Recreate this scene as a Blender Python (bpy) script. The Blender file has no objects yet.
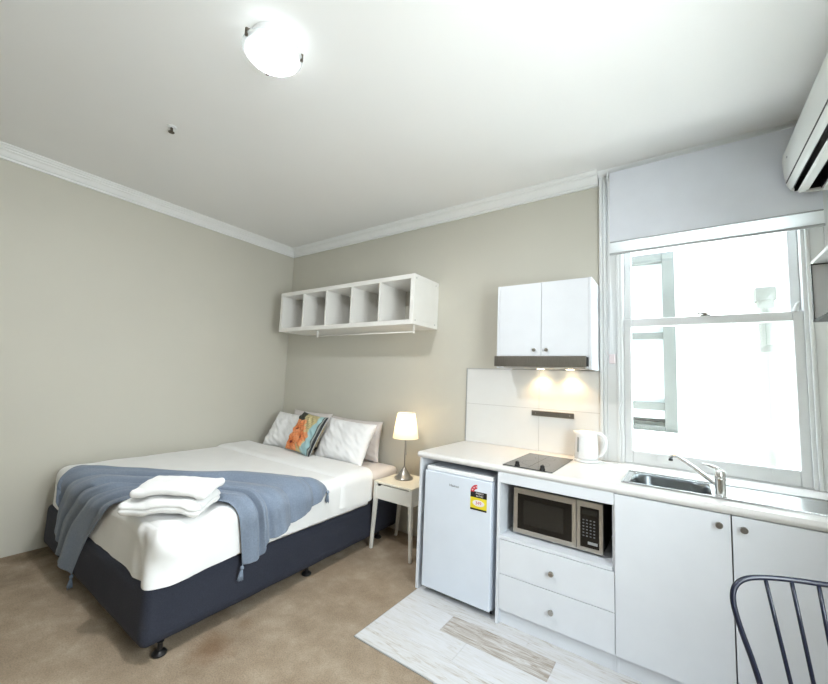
import bpy, bmesh, math, random
from math import radians as R, sin, cos, pi, sqrt
from mathutils import Vector, Matrix, noise
random.seed(7)
S = bpy.context.scene
COL = S.collection

# ------------------------------------------------------------------ materials
def nodes(m):
    m.use_nodes = True
    nt = m.node_tree
    return nt, nt.nodes['Principled BSDF'], nt.nodes['Material Output']
def setin(n, k, v):
    if k in n.inputs: n.inputs[k].default_value = v
def mat(name, col, rough=.5, metal=0., var=0., vscale=8., bump=0., bscale=60., spec=.5, stretch=(1,1,1), sheen=0.):
    m = bpy.data.materials.new(name); nt, b, out = nodes(m)
    L = nt.links.new
    b.inputs['Base Color'].default_value = (*col, 1)
    b.inputs['Roughness'].default_value = rough
    b.inputs['Metallic'].default_value = metal
    setin(b, 'Specular IOR Level', spec)
    if sheen: setin(b, 'Sheen Weight', sheen)
    tc = nt.nodes.new('ShaderNodeTexCoord'); mp = nt.nodes.new('ShaderNodeMapping')
    mp.inputs['Scale'].default_value = stretch
    L(tc.outputs['Object'], mp.inputs['Vector'])
    n = nt.nodes.new('ShaderNodeTexNoise'); n.inputs['Scale'].default_value = vscale; n.inputs['Detail'].default_value = 4
    L(mp.outputs[0], n.inputs['Vector'])
    v = max(var, .015)
    r = nt.nodes.new('ShaderNodeValToRGB')
    r.color_ramp.elements[0].position = .3; r.color_ramp.elements[1].position = .7
    r.color_ramp.elements[0].color = (*[max(0, c*(1-v)) for c in col], 1)
    r.color_ramp.elements[1].color = (*[min(1, c*(1+v)) for c in col], 1)
    L(n.outputs['Fac'], r.inputs[0]); L(r.outputs[0], b.inputs['Base Color'])
    if bump:
        n2 = nt.nodes.new('ShaderNodeTexNoise'); n2.inputs['Scale'].default_value = bscale; n2.inputs['Detail'].default_value = 3
        L(mp.outputs[0], n2.inputs['Vector'])
        bp = nt.nodes.new('ShaderNodeBump'); bp.inputs['Strength'].default_value = bump; bp.inputs['Distance'].default_value = .004
        L(n2.outputs['Fac'], bp.inputs['Height']); L(bp.outputs[0], b.inputs['Normal'])
    return m
def emis(name, col, st):
    m = bpy.data.materials.new(name); nt, b, out = nodes(m)
    b.inputs['Base Color'].default_value = (*col, 1)
    b.inputs['Emission Color'].default_value = (*col, 1); b.inputs['Emission Strength'].default_value = st
    return m

M = {}
M['wall'] = mat('greige wall paint', (.58, .562, .495), .75, var=.02, vscale=1.2, bump=.05, bscale=120)
M['ceil'] = mat('ceiling paint', (.84, .84, .83), .8, var=.01, vscale=1)
M['trim'] = mat('white gloss trim paint', (.74, .755, .76), .35, var=.01)
M['cornice'] = mat('cornice paint', (.86, .87, .87), .5, var=.01)
M['cab'] = mat('white laminate', (.745, .77, .815), .35, var=.01)
M['shelfw'] = mat('white foil shelf', (.84, .83, .80), .4, var=.01)
M['top'] = mat('white benchtop', (.75, .735, .72), .28, var=.02, vscale=90)
M['tile'] = mat('gloss white tile', (.74, .74, .73), .12, var=.01)
M['grout'] = mat('tile joint', (.45, .44, .42), .8)
M['steel'] = mat('brushed steel', (.55, .55, .55), .28, 1., var=.12, vscale=30, stretch=(1, 40, 40))
M['darksteel'] = mat('brushed hood steel', (.27, .25, .23), .32, .95, var=.15, vscale=20, stretch=(40, 1, 1))
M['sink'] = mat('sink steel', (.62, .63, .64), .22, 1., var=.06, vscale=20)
M['chrome'] = mat('chrome', (.75, .76, .78), .1, 1.)
M['nickel'] = mat('satin nickel', (.42, .40, .37), .3, 1.)
M['mwsteel'] = mat('microwave steel', (.48, .45, .41), .36, .8, var=.06, vscale=20, stretch=(1, 1, 40))
M['black'] = mat('black plastic', (.008, .008, .009), .35)
M['blackg'] = mat('black glass', (.004, .004, .004), .08)
M['mwwin'] = mat('microwave window', (.016, .015, .013), .15)
M['dark'] = mat('painted shade', (.02, .022, .024), .7)  # near black stand-in for shade under the box shelf and in the drawer recess
M['hob'] = mat('hob glass', (.055, .05, .046), .05, spec=1.)
M['fridge'] = mat('fridge white', (.72, .775, .86), .28, var=.006)
M['fridgegrey'] = mat('fridge side grey', (.45, .50, .55), .45)
M['plastic'] = mat('white plastic', (.86, .87, .88), .25)
M['ac'] = mat('air conditioner plastic', (.74, .76, .74), .35)
M['sheet'] = mat('pinkish fitted sheet', (.78, .735, .715), .85, var=.01, bump=.05, bscale=25)
M['duvet'] = mat('white duvet cotton', (.87, .87, .87), .9, var=.01, bump=.12, bscale=14)
M['pillow'] = mat('white pillow cotton', (.86, .86, .865), .85, var=.01, bump=.1, bscale=16)
M['pillowp'] = mat('pinkish pillow cotton', (.70, .655, .64), .85, var=.01, bump=.1, bscale=16)
M['towel'] = mat('white terry towel', (.87, .87, .87), .95, var=.01, bump=.5, bscale=260)
M['base'] = mat('navy bed base fabric', (.024, .028, .046), .85, var=.18, vscale=160, bump=.25, bscale=500)
M['throw'] = mat('blue grey knitted throw', (.195, .24, .315), .9, var=.12, vscale=120, bump=.4, bscale=320, sheen=.2)
M['tassel'] = mat('blue grey tassel yarn', (.195, .24, .31), .95, var=.15, vscale=200)
M['stand'] = mat('off white bedside lacquer', (.78, .765, .71), .4)
M['standtop'] = mat('cream bedside top', (.82, .78, .66), .35)
M['chair'] = mat('navy powder coated steel', (.006, .008, .022), .3, spec=.5)
M['blind'] = mat('grey blockout fabric', (.78, .81, .88), .8, var=.01, bump=.1, bscale=400)
M['rail'] = mat('anodised rail', (.42, .43, .44), .4, .4)
M['bsheet'] = mat('grey wall box board', (.72, .73, .72), .4)
M['brass'] = mat('clip bronze', (.12, .10, .08), .4, .8)
M['outwall'] = mat('rendered white outside wall', (.80, .82, .81), .9, var=.04, vscale=1.5)
M['outframe'] = mat('grey green painted timber', (.085, .092, .088), .6, var=.1, vscale=6)
M['outpane'] = mat('frosted outside pane', (.42, .47, .49), .25, var=.08, vscale=2)
M['pipe'] = mat('outside downpipe paint', (.105, .11, .10), .6)
M['red'] = mat('label red', (.60, .04, .06), .5)
M['yellow'] = mat('label yellow', (.80, .66, .03), .5)
M['labelw'] = mat('label white', (.85, .80, .80), .5)
M['logo'] = mat('logo grey', (.10, .11, .13), .4, .3)
M['button'] = mat('button grey', (.16, .16, .17), .5)
M['pinktag'] = mat('pinkish chain holder', (.75, .66, .68), .4)
M['gasket'] = mat('dark edge band', (.03, .03, .03), .5)

def carpet():
    m = bpy.data.materials.new('beige cut pile carpet'); nt, b, out = nodes(m); L = nt.links.new
    tc = nt.nodes.new('ShaderNodeTexCoord')
    def nz(s, d=5, ro=.6):
        n = nt.nodes.new('ShaderNodeTexNoise'); n.inputs['Scale'].default_value = s; n.inputs['Detail'].default_value = d
        n.inputs['Roughness'].default_value = ro
        L(tc.outputs['Object'], n.inputs['Vector']); return n
    r = nt.nodes.new('ShaderNodeValToRGB'); cr = r.color_ramp
    cr.elements[0].position = .25; cr.elements[0].color = (.29, .222, .155, 1)
    cr.elements[1].position = .68; cr.elements[1].color = (.46, .375, .28, 1)
    e = cr.elements.new(.5); e.color = (.37, .29, .21, 1)
    L(nz(5.5, 8, .66).outputs['Fac'], r.inputs[0])
    # worn brown stain patches
    st = nt.nodes.new('ShaderNodeValToRGB'); st.color_ramp.elements[0].position = .62; st.color_ramp.elements[1].position = .74
    st.color_ramp.elements[1].color = (.55, .55, .55, 1)
    L(nz(2.1, 3).outputs['Fac'], st.inputs[0])
    mx = nt.nodes.new('ShaderNodeMix'); mx.data_type = 'RGBA'; mx.blend_type = 'MIX'
    L(st.outputs[0], mx.inputs['Factor']); L(r.outputs[0], mx.inputs['A']); mx.inputs['B'].default_value = (.17, .115, .075, 1)
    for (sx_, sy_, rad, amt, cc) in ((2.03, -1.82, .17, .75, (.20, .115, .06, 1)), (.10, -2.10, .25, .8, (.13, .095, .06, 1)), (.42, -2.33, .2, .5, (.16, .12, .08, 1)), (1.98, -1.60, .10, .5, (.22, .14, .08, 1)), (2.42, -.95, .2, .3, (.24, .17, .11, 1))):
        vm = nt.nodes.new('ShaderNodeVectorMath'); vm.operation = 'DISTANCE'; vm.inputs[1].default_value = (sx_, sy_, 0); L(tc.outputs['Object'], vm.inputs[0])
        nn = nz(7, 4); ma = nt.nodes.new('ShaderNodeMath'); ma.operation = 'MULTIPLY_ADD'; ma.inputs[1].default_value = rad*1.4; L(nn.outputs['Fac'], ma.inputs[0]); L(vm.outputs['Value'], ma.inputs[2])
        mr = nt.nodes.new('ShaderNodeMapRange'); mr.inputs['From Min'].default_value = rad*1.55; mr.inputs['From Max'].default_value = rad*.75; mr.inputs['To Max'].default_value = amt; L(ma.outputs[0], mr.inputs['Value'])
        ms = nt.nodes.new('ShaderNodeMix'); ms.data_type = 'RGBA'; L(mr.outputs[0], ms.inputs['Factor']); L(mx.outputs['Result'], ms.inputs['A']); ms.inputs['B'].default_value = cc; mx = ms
    f = nz(140, 2); mx2 = nt.nodes.new('ShaderNodeMix'); mx2.data_type = 'RGBA'; mx2.blend_type = 'MULTIPLY'; mx2.inputs['Factor'].default_value = .55
    rf = nt.nodes.new('ShaderNodeValToRGB'); rf.color_ramp.elements[0].color = (.55, .55, .55, 1); rf.color_ramp.elements[0].position = .3; rf.color_ramp.elements[1].position = .62
    L(f.outputs['Fac'], rf.inputs[0]); L(mx.outputs['Result'], mx2.inputs['A']); L(rf.outputs[0], mx2.inputs['B'])
    L(mx2.outputs['Result'], b.inputs['Base Color'])
    b.inputs['Roughness'].default_value = 1; setin(b, 'Specular IOR Level', .1)
    bp = nt.nodes.new('ShaderNodeBump'); bp.inputs['Strength'].default_value = .6; bp.inputs['Distance'].default_value = .006
    L(nz(120, 3).outputs['Fac'], bp.inputs['Height']); L(bp.outputs[0], b.inputs['Normal'])
    return m
M['carpet'] = carpet()

def vinyl():
    m = bpy.data.materials.new('whitewashed plank vinyl'); nt, b, out = nodes(m); L = nt.links.new
    at = nt.nodes.new('ShaderNodeAttribute'); at.attribute_name = 'plank'
    tc = nt.nodes.new('ShaderNodeTexCoord')
    ad = nt.nodes.new('ShaderNodeVectorMath'); ad.operation = 'MULTIPLY_ADD'
    L(at.outputs['Color'], ad.inputs[0]); ad.inputs[1].default_value = (13, 17, 5); L(tc.outputs['Object'], ad.inputs[2])
    mp = nt.nodes.new('ShaderNodeMapping'); mp.inputs['Scale'].default_value = (1.8, 14, 1)
    L(ad.outputs[0], mp.inputs['Vector'])
    n = nt.nodes.new('ShaderNodeTexNoise'); n.inputs['Scale'].default_value = 3.5; n.inputs['Detail'].default_value = 9; n.inputs['Roughness'].default_value = .68
    n.inputs['Distortion'].default_value = 1.2
    L(mp.outputs[0], n.inputs['Vector'])
    # threshold shifts per plank -> some planks show much brown grain, some none
    mth = nt.nodes.new('ShaderNodeMath'); mth.operation = 'MULTIPLY_ADD'; mth.inputs[1].default_value = .20
    sp = nt.nodes.new('ShaderNodeSeparateColor'); L(at.outputs['Color'], sp.inputs[0])
    L(sp.outputs['Blue'], mth.inputs[0]); L(n.outputs['Fac'], mth.inputs[2])
    r = nt.nodes.new('ShaderNodeValToRGB'); cr = r.color_ramp
    cr.elements[0].position = .42; cr.elements[0].color = (.68, .68, .70, 1)
    cr.elements[1].position = .80; cr.elements[1].color = (.33, .28, .23, 1)
    e = cr.elements.new(.60); e.color = (.62, .61, .60, 1)
    e = cr.elements.new(.68); e.color = (.52, .48, .44, 1)
    L(mth.outputs[0], r.inputs[0]); L(r.outputs[0], b.inputs['Base Color'])
    b.inputs['Roughness'].default_value = .5
    return m
M['vinyl'] = vinyl()

def glass():
    m = bpy.data.materials.new('window glass'); nt, b, out = nodes(m); L = nt.links.new
    t = nt.nodes.new('ShaderNodeBsdfTransparent'); t.inputs[0].default_value = (.97, .99, .98, 1)
    g = nt.nodes.new('ShaderNodeBsdfGlossy'); g.inputs['Roughness'].default_value = .02
    mx = nt.nodes.new('ShaderNodeMixShader'); mx.inputs[0].default_value = .05
    L(t.outputs[0], mx.inputs[1]); L(g.outputs[0], mx.inputs[2]); L(mx.outputs[0], out.inputs[0])
    return m
M['glass'] = glass()
def translucent(name, col, tr, rough=.8):
    m = bpy.data.materials.new(name); nt, b, out = nodes(m); L = nt.links.new
    b.inputs['Base Color'].default_value = (*col, 1); b.inputs['Roughness'].default_value = rough
    t = nt.nodes.new('ShaderNodeBsdfTranslucent'); t.inputs[0].default_value = (*col, 1)
    mx = nt.nodes.new('ShaderNodeMixShader'); mx.inputs[0].default_value = tr
    L(b.outputs[0], mx.inputs[1]); L(t.outputs[0], mx.inputs[2]); L(mx.outputs[0], out.inputs[0])
    return m
M['sheer'] = translucent('white sheer blind', (.88, .89, .90), .6)
M['shade'] = translucent('pleated cream lamp shade', (.92, .86, .72), .62)

def cushion_mat():
    m = bpy.data.materials.new('printed flower cushion'); nt, b, out = nodes(m); L = nt.links.new
    at = nt.nodes.new('ShaderNodeAttribute'); at.attribute_name = 'print'
    L(at.outputs['Color'], b.inputs['Base Color']); b.inputs['Roughness'].default_value = .85
    return m
M['cushion'] = cushion_mat()

# ------------------------------------------------------------------ mesh helpers
def link(name, bm, m, parent=None, smooth=False, bevel=0, mats=None, sub=0):
    me = bpy.data.meshes.new(name); bm.normal_update(); bm.to_mesh(me); bm.free()
    for x in (mats or [m]): me.materials.append(x)
    if smooth:
        for p in me.polygons: p.use_smooth = True
    o = bpy.data.objects.new(name, me); COL.objects.link(o)
    if parent: o.parent = parent
    if bevel:
        b = o.modifiers.new('bevel', 'BEVEL'); b.width = bevel; b.segments = 3; b.limit_method = 'ANGLE'; b.angle_limit = R(40)
        if smooth is False:
            for p in me.polygons: p.use_smooth = True
            w = o.modifiers.new('wn', 'WEIGHTED_NORMAL')
    if sub:
        s = o.modifiers.new('sub', 'SUBSURF'); s.levels = sub; s.render_levels = sub
    return o
def box(bm, x0, x1, y0, y1, z0, z1, mi=0):
    v = [bm.verts.new(p) for p in [(x0,y0,z0),(x1,y0,z0),(x1,y1,z0),(x0,y1,z0),(x0,y0,z1),(x1,y0,z1),(x1,y1,z1),(x0,y1,z1)]]
    fs = []
    for f in [(0,3,2,1),(4,5,6,7),(0,1,5,4),(1,2,6,5),(2,3,7,6),(3,0,4,7)]:
        fc = bm.faces.new([v[i] for i in f]); fc.material_index = mi; fs.append(fc)
    return fs
def B(*a):
    bm = bmesh.new()
    for q in (a if isinstance(a[0], (tuple, list)) else [a]): box(bm, *q)
    return bm
def frame_of(d):
    d = Vector(d).normalized(); a = Vector((0,0,1)) if abs(d.z) < .9 else Vector((1,0,0))
    u = d.cross(a).normalized(); return u, d.cross(u).normalized()
def cyl(bm, p0, p1, r0, r1=None, n=20, caps=True):
    r1 = r0 if r1 is None else r1
    p0, p1 = Vector(p0), Vector(p1); u, v = frame_of(p1-p0)
    A = [bm.verts.new(p0+(u*cos(2*pi*i/n)+v*sin(2*pi*i/n))*r0) for i in range(n)]
    C = [bm.verts.new(p1+(u*cos(2*pi*i/n)+v*sin(2*pi*i/n))*r1) for i in range(n)]
    for i in range(n): bm.faces.new((A[i], A[(i+1)%n], C[(i+1)%n], C[i]))
    if caps: bm.faces.new(A[::-1]); bm.faces.new(C)
def tube(bm, pts, r, n=10, closed=False):
    pts = [Vector(p) for p in pts]; rings = []; u = None
    for i, p in enumerate(pts):
        a = pts[i-1] if (i or closed) else p; b = pts[(i+1) % len(pts)] if (i < len(pts)-1 or closed) else p
        d = (b-a).normalized()
        if u is None: u, _ = frame_of(d)
        u = (u-d*u.dot(d)).normalized(); v = d.cross(u)
        rr = r[i] if isinstance(r, (list, tuple)) else r
        rings.append([bm.verts.new(p+(u*cos(2*pi*k/n)+v*sin(2*pi*k/n))*rr) for k in range(n)])
    m = len(rings)
    for i in range(m if closed else m-1):
        A, C = rings[i], rings[(i+1) % m]
        for k in range(n): bm.faces.new((A[k], A[(k+1)%n], C[(k+1)%n], C[k]))
    if not closed: bm.faces.new(rings[0][::-1]); bm.faces.new(rings[-1])
def lathe(bm, prof, c=(0,0,0), n=32, cap=True, sx=1):
    rings = []
    for r, z in prof:
        rings.append([bm.verts.new((c[0]+r*cos(2*pi*k/n)*sx, c[1]+r*sin(2*pi*k/n), c[2]+z)) for k in range(n)])
    for A, C in zip(rings, rings[1:]):
        for k in range(n): bm.faces.new((A[k], A[(k+1)%n], C[(k+1)%n], C[k]))
    if cap: bm.faces.new(rings[0][::-1]); bm.faces.new(rings[-1])
def extrude_profile(bm, prof, axis, a0, a1):
    """prof: closed list of 2D points in the plane normal to axis"""
    def P(p, t): return (t, p[0], p[1]) if axis == 'x' else (p[0], t, p[1])
    A = [bm.verts.new(P(p, a0)) for p in prof]; C = [bm.verts.new(P(p, a1)) for p in prof]; n = len(prof)
    for i in range(n): bm.faces.new((A[i], A[(i+1)%n], C[(i+1)%n], C[i]))
    bm.faces.new(A[::-1]); bm.faces.new(C); bmesh.ops.recalc_face_normals(bm, faces=bm.faces)
def tag(o, label=None, cat=None, group=None, kind=None):
    if label: o['label'] = label
    if cat: o['category'] = cat
    if group: o['group'] = group
    if kind: o['kind'] = kind
    return o
def empty(name, loc, label=None, cat=None, group=None, rz=0, kind=None):
    o = bpy.data.objects.new(name, None); o.empty_display_size = .1; COL.objects.link(o)
    o.location = loc; o.rotation_euler = (0, 0, rz); return tag(o, label, cat, group, kind)
class Local:
    """collect parts given in world coordinates under an Empty at loc"""
    def __init__(s, root): s.root = root; s.off = Vector(root.location)
    def __call__(s, name, bm, m, parent=None, **k):
        bmesh.ops.translate(bm, verts=bm.verts, vec=-s.off)
        return link(name, bm, m, parent or s.root, **k)
def struct(name, bm, m, label=None, **k):
    return tag(link(name, bm, m, **k), label, kind='structure')
def text_bm(txt, size, depth=.0004):
    cu = bpy.data.curves.new('t', 'FONT'); cu.body = txt; cu.size = size; cu.extrude = depth; cu.align_x = 'CENTER'; cu.align_y = 'CENTER'
    o = bpy.data.objects.new('t', cu); COL.objects.link(o)
    me = o.to_mesh(); bm = bmesh.new(); bm.from_mesh(me); o.to_mesh_clear()
    bpy.data.objects.remove(o); bpy.data.curves.remove(cu)
    bmesh.ops.transform(bm, matrix=Matrix.Rotation(R(90), 4, 'X'), verts=bm.verts)   # faces -y
    return bm
def moved(bm, v): bmesh.ops.translate(bm, verts=bm.verts, vec=Vector(v)); return bm

XR, YF, H = 4.72, -4.5, 2.955

# ------------------------------------------------------------------ room shell
struct('floor', B(-.1, XR+.1, YF-.1, .1, -.12, 0), M['carpet'], 'beige mottled cut pile carpet over the whole room')
struct('ceiling', B(-.15, XR+.15, YF-.15, .15, H, H+.12), M['ceil'], 'flat off white ceiling')
struct('wall_left', B(-.15, 0, YF-.15, .15, -.1, H), M['wall'], 'plain greige wall along the bed')
ry0, ry1, rz0, rz1 = -2.65, -1.60, .80, 2.40
struct('wall_right', B((XR, XR+.15, YF-.15, ry0, -.1, H), (XR, XR+.15, ry1, .15, -.1, H), (XR, XR+.15, ry0, ry1, -.1, rz0), (XR, XR+.15, ry0, ry1, rz1, H)), M['wall'], 'wall carrying the air conditioner')
HX0, HX1, HZ0, HZ1 = 3.66, 4.60, .885, 2.80
struct('wall_back', B((0, HX0, 0, .15, -.1, H), (HX1, XR, 0, .15, -.1, H), (HX0, HX1, 0, .15, -.1, HZ0), (HX0, HX1, 0, .15, HZ1, H)), M['wall'],
       'greige wall behind the bed head and the kitchenette')
struct('wall_front', B(0, XR, YF-.15, YF, -.1, H), M['wall'], 'plain wall behind the viewer')

# whitewashed plank vinyl in front of and under the kitchenette
bm = bmesh.new(); lay = bm.loops.layers.color.new('plank')
ys = [-1.291 + .165*i for i in range(8)]; VX0 = 2.536
ends = {0: [3.42], 1: [3.04, 3.95], 2: [2.87, 3.46, 4.2], 3: [3.3, 4.0], 4: [2.9, 3.8], 5: [3.2, 4.1], 6: [3.0, 4.0]}
bl = {(0,0): .6, (0,1): .25, (1,0): .25, (1,1): .05, (1,2): .5, (2,0): .3, (2,1): 1.0, (2,2): .15, (3,0): .55, (3,1): .6}
for j in range(7):
    xs = [VX0] + ends[j] + [XR]; y0, y1 = ys[j], min(ys[j+1], 0)
    for i in range(len(xs)-1):
        c = (random.random(), random.random(), bl.get((j, i), .3), 1)
        for f in box(bm, xs[i]+(.0006 if i else 0), xs[i+1]-.0006, y0+.0006, y1-.0006, .0005, .004):
            for l in f.loops: l[lay] = c
struct('floor', bm, M['vinyl'], 'whitewashed wood look vinyl planks laid in front of the kitchenette')
struct('trim_1', B((VX0-.004, VX0+.001, -1.296, -.0, 0, .0035), (VX0-.004, XR, -1.296, -1.291, 0, .0035)), M['rail'], 'thin edge of the vinyl planks')

# cornices
def corn_prof(d=.10, h=.088):
    # (distance from wall, z) stepped cove
    return [(0, H-h), (.018, H-h), (.018, H-h+.014), (.030, H-h+.018), (.040, H-h+.030), (.052, H-h+.046),
            (.066, H-h+.055), (.066, H-h+.062), (.080, H-h+.066), (.088, H-.012), (d, H-.008), (d, H), (0, H)]
bm = bmesh.new(); extrude_profile(bm, [(p[0], p[1]) for p in corn_prof()], 'y', YF, 0)
struct('trim_2', bm, M['cornice'], 'stepped white cornice along the left wall')
bm = bmesh.new(); extrude_profile(bm, [(-p[0], p[1]) for p in corn_prof()], 'x', 0, 3.54)
struct('trim_3', bm, M['cornice'], 'stepped white cornice along the back wall')
bm = bmesh.new(); extrude_profile(bm, [(-.0, H-.032), (-.02, H-.032), (-.03, H-.02), (-.055, H-.008), (-.06, H), (0, H)], 'x', 3.54, XR)
struct('trim_4', bm, M['cornice'], 'slim white cornice above the window blind')
bm = bmesh.new(); extrude_profile(bm, [(XR-p[0], p[1]) for p in corn_prof()], 'y', YF, -1.2)
struct('trim_5', bm, M['cornice'], 'white cornice along the right wall')

# ------------------------------------------------------------------ window over the sink
w1 = empty('window_1', (4.14, 0, .9), 'tall white sash window over the sink with clear panes', kind='structure'); W = Local(w1)
bm = bmesh.new()
def arch_prof(x0, sgn):   # moulded architrave in plan, drawn as vertical strips
    for a, b_, d in [(0, .022, .030), (.022, .045, .018), (.045, .105, .012), (.105, .122, .022), (.122, .14, .010)]:
        xa, xb = x0+sgn*a, x0+sgn*b_
        box(bm, min(xa, xb), max(xa, xb), -d, .0, .901, 2.922)
arch_prof(3.545, 1)
W('architrave', bm, M['trim'], bevel=.004)
bm = bmesh.new(); arch_prof(4.712, -1); W('architrave', bm, M['trim'], bevel=.004)
W('jamb', B((HX0, 3.69, -.004, .15, HZ0+.02, HZ1), (4.575, HX1, -.004, .15, HZ0+.02, HZ1), (3.69, 4.575, -.004, .15, 2.76, HZ1), (3.69, 4.575, .0, .2, .885, .905)), M['trim'], bevel=.003)
# lower sash (inner), upper sash (outer)
def sash(name, x0, x1, z0, z1, y0, y1, st, tr, br):
    o = W(name, B((x0, x0+st, y0, y1, z0, z1), (x1-st, x1, y0, y1, z0, z1), (x0+st, x1-st, y0, y1, z0, z0+br), (x0+st, x1-st, y0, y1, z1-tr, z1)), M['trim'], bevel=.006)
    return o
lo = sash('lower_sash', 3.69, 4.575, .905, 1.868, .010, .052, .046, .055, .085)
up = sash('upper_sash', 3.69, 4.575, 1.825, 2.76, .058, .098, .046, .05, .05)
W('pane', B(3.73, 4.535, .029, .033, .985, 1.815), M['glass'])
W('pane', B(3.73, 4.535, .076, .080, 1.87, 2.715), M['glass'])
bm = bmesh.new(); box(bm, 4.115, 4.165, .012, .045, 1.868, 1.876); cyl(bm, (4.14, .03, 1.876), (4.14, .03, 1.888), .011); tube(bm, [(4.14, .03, 1.884), (4.115, .024, 1.888), (4.10, .02, 1.886)], .005)
W('sash_lock', bm, M['brass'], lo, smooth=False)
for x in (3.86, 4.42):
    bm = bmesh.new(); box(bm, x-.025, x+.025, .004, .012, .975, .983); box(bm, x-.006, x+.006, .0, .012, .955, .983)
    W('sash_lift', bm, M['trim'], lo)
bm = bmesh.new(); tube(bm, [(4.545, .02, 1.868), (4.545, .012, 1.885), (4.55, .004, 1.905), (4.56, .0, 1.92)], [.014, .012, .009, .005]); W('sash_horn', bm, M['trim'], up, smooth=True)

# window in the right wall beside the viewer
w3 = empty('window_2', (XR, (ry0+ry1)/2, rz0), 'wide window in the right wall beside the viewer', kind='structure'); W = Local(w3)
W('window_frame', B((XR, XR+.1, ry0, ry0+.05, rz0, rz1), (XR, XR+.1, ry1-.05, ry1, rz0, rz1), (XR, XR+.1, ry0, ry1, rz0, rz0+.05), (XR, XR+.1, ry0, ry1, rz1-.05, rz1), (XR, XR+.1, -2.14, -2.11, rz0, rz1)), M['trim'])
W('pane', B(XR+.05, XR+.055, ry0+.05, -2.14, rz0+.05, rz1-.05), M['glass']); W('pane', B(XR+.05, XR+.055, -2.11, ry1-.05, rz0+.05, rz1-.05), M['glass'])

# ------------------------------------------------------------------ building across the light well
YB = 1.8
nb = empty('neighbouring_building', (4.2, YB, -3), 'white rendered building seen close outside the window, with a grey green framed window', 'building'); N = Local(nb)
N('wall', B((-4, 3.2, YB, YB+.3, -3, 7), (3.97, 10, YB, YB+.3, -3, 7), (3.2, 3.97, YB, YB+.3, -3, .96), (3.2, 3.97, YB, YB+.3, 2.86, 7), (3.2, 3.97, YB+.15, YB+.3, .9, 2.9)), M['outwall'])
f = N('window_frame', B((3.86, 3.97, YB-.01, YB+.06, .96, 2.86), (3.2, 3.86, YB-.01, YB+.06, 2.76, 2.86), (3.2, 3.86, YB-.01, YB+.06, .96, 1.02),
      (3.2, 3.86, YB+.01, YB+.07, 1.18, 1.26), (3.2, 3.86, YB+.01, YB+.07, 1.93, 2.0), (3.2, 3.27, YB-.01, YB+.06, .96, 2.86)), M['outframe'], bevel=.006)
N('pane', B(3.27, 3.86, YB+.06, YB+.066, 1.26, 1.93), M['outpane'], f); N('pane', B(3.27, 3.86, YB+.06, YB+.066, 2.0, 2.76), M['outpane'], f)
N('pane', B(3.27, 3.86, YB+.05, YB+.056, 1.09, 1.18), M['outpane'], f)
N('gap_shade', B(3.27, 3.86, YB+.05, YB+.058, 1.055, 1.09), M['black'], f)  # black strip stands in for the shade inside the window gap
N('ledge', B(3.15, 4.0, YB-.05, YB, .92, .965), M['outwall'])
bm = bmesh.new(); cyl(bm, (4.655, YB-.06, -3), (4.655, YB-.06, 2.25), .05, n=20); box(bm, 4.585, 4.725, YB-.13, YB, 2.25, 2.37); box(bm, 4.60, 4.71, YB-.12, YB, 2.18, 2.25)
N('downpipe', bm, M['pipe'])

tag(link('sky_block_wall', B((-5, 10, -.0, .15, H+.125, 8.5), (-5, -.16, 0, .15, -3, H+.12), (XR+.16, 10, 0, .15, -3, H+.12)), M['outwall']), 'unseen outside wall of this building, added above and beside the room to narrow the sky', kind='structure')  # unseen facade, added to cut the sky light falling into the light well
# ------------------------------------------------------------------ roller blind
rb = empty('roller_blind', (4.14, -.05, 2.88), 'grey roller blind half lowered over the top of the window, with a white lower band', 'blind'); L_ = Local(rb)
bm = bmesh.new(); cyl(bm, (3.625, -.050, 2.895), (4.655, -.050, 2.895), .020, n=24); L_('roller', bm, M['blind'], smooth=True)
L_('fabric', B(3.622, 4.658, -.0725, -.0710, 2.405, 2.912), M['blind'])
L_('sheer_band', B(3.62, 4.66, -.0675, -.0665, 2.325, 2.45), M['sheer'])
bm = B(3.618, 4.662, -.073, -.061, 2.312, 2.327); L_('bottom_rail', bm, M['rail'], bevel=.003)
L_('bottom_rail', B(3.622, 4.658, -.076, -.070, 2.398, 2.406), M['rail'], bevel=.002)
L_('bracket', B(3.605, 3.612, -.078, -.032, 2.865, 2.92), M['plastic']); L_('bracket', B(4.668, 4.675, -.078, -.032, 2.865, 2.92), M['plastic'])
bm = bmesh.new(); tube(bm, [(3.614, -.045, 2.88), (3.613, -.043, 2.3), (3.617, -.037, 1.63), (3.622, -.037, 1.61), (3.630, -.037, 1.63), (3.617, -.060, 2.3), (3.614, -.075, 2.88)], .0018, 6)
L_('chain', bm, M['plastic'])
L_('chain_holder', B(3.605, 3.642, -.040, -.0185, 1.56, 1.625), M['pinktag'], bevel=.004)

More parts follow.
